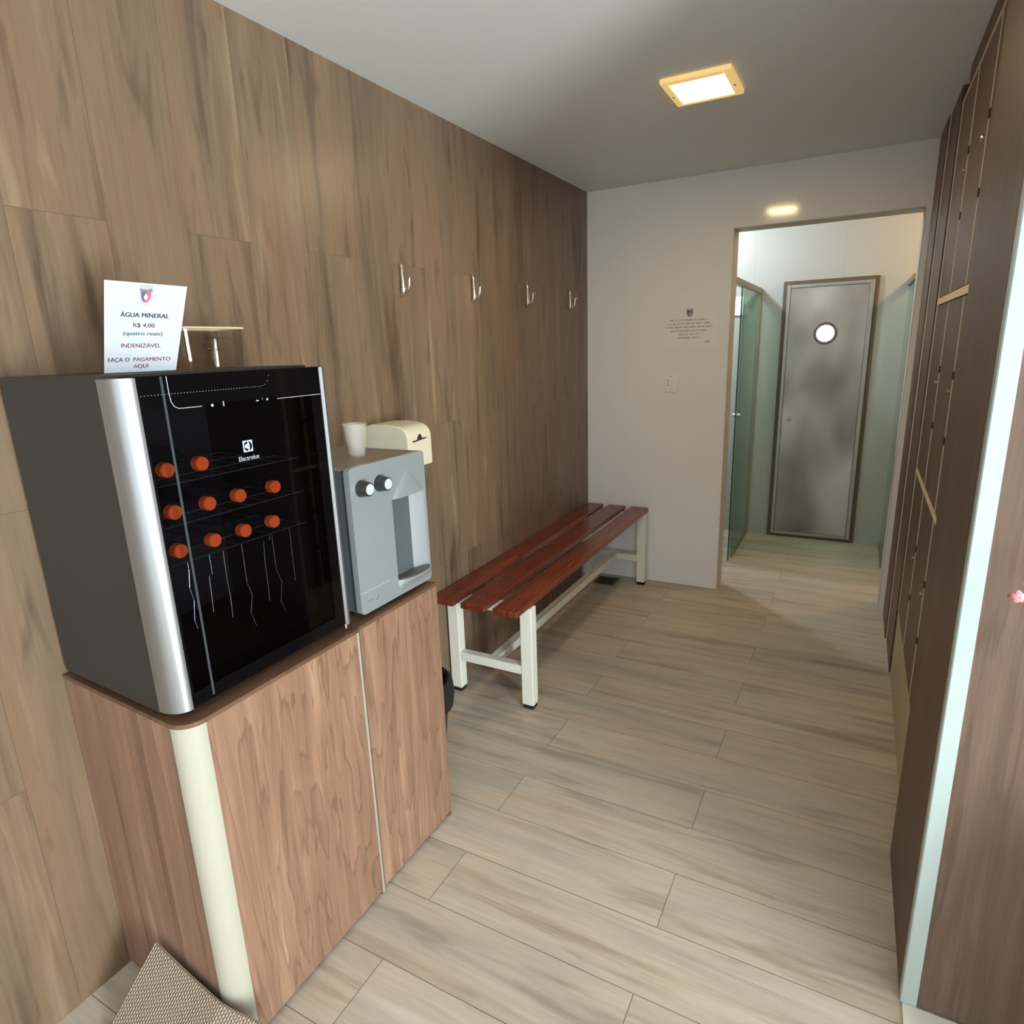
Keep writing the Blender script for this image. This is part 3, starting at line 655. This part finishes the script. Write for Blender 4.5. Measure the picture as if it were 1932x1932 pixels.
def front_x(y, z, side):
    x = 0.450
    q = (y-YCn)/HWn
    if NZ0+1e-6 < z < NZ1-1e-6 and abs(q) < 1: x -= rec(q)
    elif z >= NZ1:                                        # flared nose above the tap recess
        t_ = (z-NZ1)/0.075
        if t_ < 1:
            hw = HWn*(1-t_)*0.95; qq = (y-YCn+0.004)/max(hw, 1e-4)
            if abs(qq) < 1: x += 0.013*(1-t_)*math.sqrt(1-qq*qq)
    elif z <= NZ0:
        t_ = (z-0.872)/(NZ0-0.872)
        if 0 < t_ and abs(q) < 1: x += 0.026*ss(t_)*math.sqrt(1-q*q)
    return x
zs = [ZA+0.0015*i for i in range(11)]+[0.878+(NZ0-0.878)*i/10 for i in range(11)]+[NZ0+0.0004]+[NZ0+0.003+(NZ1-NZ0-0.006)*i/14 for i in range(15)]+[NZ1-0.0004]+[NZ1+0.075*i/22 for i in range(23)]+[1.232]+[ZB-0.015+0.0015*i for i in range(11)]
zs = sorted(set(round(z, 5) for z in zs))
def yl(z, edge):
    d = min(z-ZA, ZB-z); r = 0.014
    k = r-math.sqrt(max(0, r*r-(r-d)**2)) if d < r else 0
    return (YA+k) if edge == 0 else (YB-k)
fpn = MB(); rows = []
NYs = 72
for z in zs:
    a, b_ = yl(z, 0), yl(z, 1)
    rows.append([(front_x(a+(b_-a)*i/NYs, z, 0), a+(b_-a)*i/NYs, z) for i in range(NYs+1)])
V = fpn.grid(rows)
loop = V[0]+[r[-1] for r in V[1:]]+V[-1][-2::-1]+[r[0] for r in V[-2:0:-1]]
back = [fpn.b.verts.new((0.432, v.co.y, v.co.z)) for v in loop]
for k in range(len(loop)): j = (k+1) % len(loop); fpn.b.faces.new((loop[k], loop[j], back[j], back[k]))
for f_ in fpn.b.faces:
    cc = f_.calc_center_median()
    if NZ0 < cc.z < NZ1 and abs(cc.y-YCn) < HWn: f_.material_index = 1
obj('front_panel', fpn, [m_silver, m_recess], wd, smooth=True)
dt = MB(); pts = [(0.452+0.020*math.cos(a), YCn+HWn*0.90*math.sin(a)) for a in [-PI/2+PI*i/18 for i in range(19)]]+[(0.452-rec(q), YCn+HWn*q) for q in [0.9-1.8*i/18 for i in range(1, 18)]]
dt.prism(pts, 2, NZ0-0.004, NZ0+0.004); obj('drip_tray', dt, m_grille, wd)
for yk, zk in ((1.307, 1.205), (1.381, 1.2045)):
    kb = obj('knob', MB().lathe([(0.0225, 0.0), (0.0225, 0.006), (0.0195, 0.012), (0.0185, 0.030), (0.0178, 0.031)], (0.4495, yk, zk), 0, 32), m_knobdark, wd, smooth=True)
    obj('knob_cap', MB().lathe([(0.0148, 0.0), (0.0148, 0.002), (0.0138, 0.0032), (0.0, 0.0034)], (0.4795, yk, zk), 0, 32), m_knobcap, kb, smooth=True)
obj('front_seam', MB().box(0.4498, 0.4506, 1.270, 1.390, 0.9215, 0.9225), m_knobcap, wd)
lm = MB(); lm.tube([(0.4505, 1.288+0.0028*i, 0.893+0.0014*math.sin(i*1.9)) for i in range(11)], 0.0007, 6); lm.tube([(0.4505, 1.326, 0.888), (0.4505, 1.334, 0.8895), (0.4505, 1.337, 0.897)], 0.0013, 6); lm.tube([(0.4505, 1.331, 0.898), (0.4505, 1.336, 0.904)], 0.0012, 6)
obj('maker_mark', lm, plain('faded_grey_print', srgb(98, 106, 110), 0.5), wd)
obj('tap_nozzle', MB().lathe([(0.006, 0), (0.008, 0.012)], (0.425, YCn+0.025, NZ1-0.010), 2, 16), m_knobdark, wd)
# cup on top
cu = MB().lathe([(0.0, 0.001), (0.0215, 0.0), (0.0225, 0.004), (0.0335, 0.090), (0.0355, 0.0915), (0.0355, 0.0945), (0.0330, 0.094), (0.0322, 0.090), (0.0212, 0.005), (0.0, 0.004)], (0.330, 1.438, 1.262), 2, 36)
tag(obj('plastic_cup', cu, m_cup, base=(0.330, 1.438, 1.262), smooth=True), 'translucent disposable cup standing on top of the water dispenser', 'cup')
# towel / cup dispenser on the wall
pdp = thing('paper_dispenser', 'ivory plastic paper dispenser mounted on the wall behind the water dispenser', 'dispenser', (0.0, 1.905, 1.14))
xf, zt, zb = 0.205, 1.300, 1.144
prof = [(0.0, zb+0.03), (0.0, zt-0.012), (0.04, zt-0.002), (0.11, zt), (0.150, zt-0.004)]+[(0.150+0.055*math.sin(math.radians(a)), zt-0.050+0.046*math.cos(math.radians(a))) for a in (15, 30, 45, 60, 75, 90)]+[(xf, zt-0.075), (xf, zb)]
obj('housing', MB().prism(prof, 1, 1.836, 1.976), m_ivory, pdp, bevel=0.006)
sl = MB(); sl.poly([(xf+0.0012, y_, z_) for y_, z_ in ((1.858, 1.238), (1.862, 1.241), (1.885, 1.242), (1.892, 1.252), (1.900, 1.261), (1.909, 1.260), (1.916, 1.246), (1.945, 1.244), (1.945, 1.242), (1.900, 1.239), (1.870, 1.236))])
obj('paper_slot', sl, m_slot, pdp, solid=0.0015)

# ================================================================== BENCH
bn = thing('changing_bench', 'long red mahogany slatted bench with white steel legs along the wood tiled wall', 'bench', (0.22, 3.10, 0))
BT = 0.505; yb0, yb1 = 2.168, 4.022
for xa, xb in ((0.006, 0.118), (0.157, 0.272), (0.314, 0.430)):
    sl_ = obj('slat', MB().box(xa, xb, yb0, yb1, BT-0.027, BT), m_bench, bn, bevel=0.005)
    for yy in (2.300, 3.955): obj('screw', MB().lathe([(0.007, 0), (0.007, 0.0008), (0, 0.001)], ((xa+xb)/2, yy, BT-0.0004), 2, 12), m_slot, sl_)
zl = BT-0.027
for ya_, yb_ in ((2.280, 2.330), (3.924, 3.974)):
    for xa, xb in ((0.010, 0.066), (0.382, 0.438)):
        lg = obj('leg', MB().box(xa, xb, ya_, yb_, 0.018, zl-(0.0 if xa < 0.2 else 0.0)), m_bframe, bn, bevel=0.004)
        obj('rubber_foot', MB().box(xa+0.003, xb-0.003, ya_+0.003, yb_-0.003, 0.0, 0.020), m_rubber, lg, bevel=0.003)
    obj('crossbar', MB().box(0.066, 0.382, ya_+0.004, yb_-0.006, zl-0.040, zl), m_bframe, bn)
    obj('crossbar', MB().box(0.066, 0.382, ya_+0.003, yb_-0.006, 0.160, 0.202), m_bframe, bn, bevel=0.003)
obj('stretcher', MB().box(0.205, 0.245, 2.326, 3.926, 0.160, 0.200), m_bframe, bn, bevel=0.003)

# bin between cabinet and bench
bi = thing('waste_bin', 'black waste bin mostly hidden between the small cabinet and the bench', 'bin', (0.165, 1.81, 0))
obj('bin_body', MB().lathe([(0.0, 0.004), (0.105, 0.0), (0.135, 0.30), (0.131, 0.30), (0.102, 0.008), (0.0, 0.010)], (0.165, 1.81, 0), 2, 36), m_bin, bi, smooth=True)
obj('bag_rim', MB().lathe([(0.132, 0.28), (0.148, 0.22), (0.154, 0.27), (0.148, 0.315), (0.136, 0.330), (0.124, 0.32), (0.126, 0.285)], (0.165, 1.81, 0), 2, 36, cap=False), m_rubber, bi, smooth=True)

# ================================================================== RIGHT SIDE: END PANEL, LOCKERS
ep = thing('end_panel_cabinet', 'tall brown laminate cabinet end with a white corner strip in the right foreground', 'cabinet', (2.34, 1.78, 0))
obj('side_panel', MB().prism([(1.7905, 1.5465), (1.785, 2.030), (1.805, 2.030), (1.8105, 1.5465)], 2, 0.004, 2.448), m_lock, ep)
obj('front_panel', MB().box(1.824, 2.898, 1.523, 1.545, 0.010, 2.448), m_dark, ep)
obj('corner_strip', MB().prism([(1.790, 1.5465), (1.7905, 1.5225), (1.793, 1.5205), (1.8235, 1.5205), (1.8235, 1.545), (1.8105, 1.545), (1.8105, 1.5465)], 2, 0.004, 2.448), m_whitetrim, ep)
obj('back_panel', MB().box(1.806, 2.898, 2.010, 2.030, 0.004, 2.448), m_lock, ep)

lk = thing('locker_bank', 'tall dark brown wooden lockers with pale edge strips along the right wall', 'lockers', (2.05, 2.85, 0))
XL = 1.822
cr = MB(); cr.box(XL+0.022, 2.30, 2.034, 2.052, 0, 2.384); cr.box(XL+0.022, 2.30, 3.262, 3.280, 0, 2.384); cr.box(2.28, 2.30, 2.052, 3.262, 0, 2.384); cr.box(XL+0.022, 2.28, 2.052, 3.262, 2.364, 2.384); cr.box(XL+0.022, 2.28, 2.052, 3.262, 0.30, 0.322)
obj('carcass', cr, m_lock, lk)
obj('plinth', MB().box(XL-0.001, XL+0.02, 2.316, 3.262, 0.0, 0.323), plain('beige_plinth', srgb(186, 170, 142), 0.45, var=0.04), lk)
obj('stile', MB().box(XL, XL+0.02, 2.034, 2.312, 0.0, 2.375), m_lock, lk)
TIERS = [(0.326, 0.966), (0.992, 1.650), (1.684, 2.372)]
cols = [(2.318, 2.430), (2.438, 2.842), (2.850, 3.256)]
for z0, z1 in TIERS:
    for i, (a, b_) in enumerate(cols):
        dd = obj('door', MB().box(XL, XL+0.018, a, b_, z0, z1), m_lock, lk)
        obj('edge_band', MB().box(XL-0.0015, XL+0.016, a-0.006, a+0.003, z0, z1), m_edge, dd)
        if i:
            obj('lock', MB().lathe([(0.009, 0), (0.009, -0.008), (0.006, -0.010)], (XL+0.001, a+0.04, (z0+z1)/2+0.05), 0, 14), m_chrome, dd)
            for dz in (0.10, -0.10): obj('hinge', MB().box(XL-0.003, XL+0.01, a-0.008, a+0.006, (z0+z1)/2+dz-0.012, (z0+z1)/2+dz+0.012), m_slot, dd)
for z0, z1 in ((1.655, 1.679), (0.971, 0.987)): obj('shelf_edge', MB().box(XL-0.003, XL+0.02, 2.312, 3.262, z0, z1), m_edge, lk)
obj('top_edge', MB().box(XL-0.002, XL+0.03, 2.034, 3.280, 2.376, 2.387), m_edge, lk)
obj('stile_edge', MB().box(XL-0.002, XL+0.02, 2.306, 2.314, 0.0, 2.376), m_edge, lk)
obj('far_edge', MB().box(XL-0.002, XL+0.02, 3.258, 3.266, 0.323, 2.376), m_edge, lk)
obj('top_filler', MB().box(XL-0.004, XL+0.016, 2.034, 3.085, 2.387, 2.449), m_lock, lk)
fp = thing('filler_cabinet', 'narrow dark brown full height panel between the lockers and the opening', 'cabinet', (2.05, 3.65, 0))
obj('front_panel', MB().box(1.816, 1.836, 3.290, 3.660, 0.0, 2.449), m_lock, fp)
obj('edge_band', MB().box(1.813, 1.834, 3.664, 3.676, 0.0, 2.449), m_edge, fp)
obj('end_panel', MB().box(1.808, 1.830, 3.680, 4.034, 0.0, 2.449), m_lock, fp)
obj('back_panel', MB().box(2.28, 2.30, 3.290, 4.034, 0.0, 2.449), m_lock, fp)

# blossom twig in a floor vase just outside the right edge
vz = thing('flower_vase', 'twig of pink blossom in front of the brown panel at right edge', 'flowers', (2.22, 1.30, 0))
obj('vase', MB().lathe([(0.0, 0.004), (0.09, 0.0), (0.12, 0.10), (0.125, 0.25), (0.08, 0.48), (0.055, 0.58), (0.065, 0.62), (0.058, 0.62), (0.048, 0.58), (0.07, 0.46), (0.0, 0.30)], (2.22, 1.30, 0), 2, 32), m_vase, vz, smooth=True)
tw = MB().tube([(2.20, 1.30, 0.45), (2.17, 1.31, 0.66), (2.11, 1.34, 0.86), (2.02, 1.37, 1.01), (1.93, 1.39, 1.085), (1.868, 1.40, 1.098)], 0.003, 8, rad=[0.006, 0.006, 0.005, 0.004, 0.003, 0.0015])
obj('twig', tw, m_stem, vz, smooth=True)
def flower(c, s, seed):
    random.seed(seed); mb = MB()
    for k in range(5):
        a = 2*PI*k/5+seed; rot = Matrix.Rotation(a, 3, 'Y') @ Matrix.Rotation(0.45, 3, 'Z')
        d = Vector((math.cos(-a), 0, math.sin(-a)))
        mb.ball(Vector(c)+Vector((math.cos(a)*s*0.62, -0.002, -math.sin(a)*s*0.62)), s*0.60, s*0.16, s*0.48, rot, 14, 8)
    return mb
for c, s, sd in (((1.874, 1.398, 1.116), 0.017, 1), ((1.853, 1.400, 1.096), 0.0105, 2), ((1.880, 1.394, 1.088), 0.014, 3), ((1.91, 1.392, 1.085), 0.016, 4), ((1.955, 1.385, 1.075), 0.016, 5)):
    obj('blossom', flower(c, s, sd), m_petal, vz, smooth=True)
obj('bud', MB().ball((1.841, 1.40, 1.096), 0.0045, 0.003, 0.003), m_bud, vz, smooth=True)

# ================================================================== WOVEN MAT propped against the cabinet side
top_edge = [(0.222, 0.709, 0.211), (0.262, 0.708, 0.200), (0.301, 0.707, 0.191), (0.341, 0.706, 0.182), (0.382, 0.705, 0.175), (0.420, 0.703, 0.171), (0.456, 0.701, 0.168), (0.487, 0.706, 0.160), (0.530, 0.716, 0.152), (0.575, 0.724, 0.142), (0.640, 0.730, 0.130)]
mm = MB(); uvl = mm.b.loops.layers.uv.new('UVMap'); rows = []; uvs = {}
Pts = [Vector(p) for p in top_edge]; dirh = Vector((-0.082, -0.105, 0)).normalized()
for j, p in enumerate(Pts):
    rows.append([])
NS = 30
acc = 0.0; cols_ = []
for j, p in enumerate(Pts):
    if j: acc += (p-Pts[j-1]).length
    col = []; run = 0.133*(p.z-0.006)/0.205; s_ = 0.0; prev = p
    for k in range(NS+1):
        tt = k/NS*0.40
        if tt < run*1.25: q = tt/(run*1.25); hgt = p.z-(p.z-0.006)*(q if q < 0.8 else q); pt = p+dirh*(run*q); pt.z = max(0.006, hgt)
        else: pt = p+dirh*(run+(tt-run*1.25)); pt.z = 0.006
        s_ += (pt-prev).length; prev = pt
        v = mm.b.verts.new(pt); uvs[v] = (acc, s_); col.append(v)
    cols_.append(col)
for j in range(len(cols_)-1):
    for k in range(NS):
        f_ = mm.b.faces.new((cols_[j][k], cols_[j+1][k], cols_[j+1][k+1], cols_[j][k+1]))
        for lp in f_.loops: lp[uvl].uv = uvs[lp.vert]
mt = obj('woven_mat', mm, m_mat, base=(0.2, 0.55, 0.0), solid=0.007)
tag(mt, 'beige woven mat propped against the near side of the fridge cabinet', 'mat')
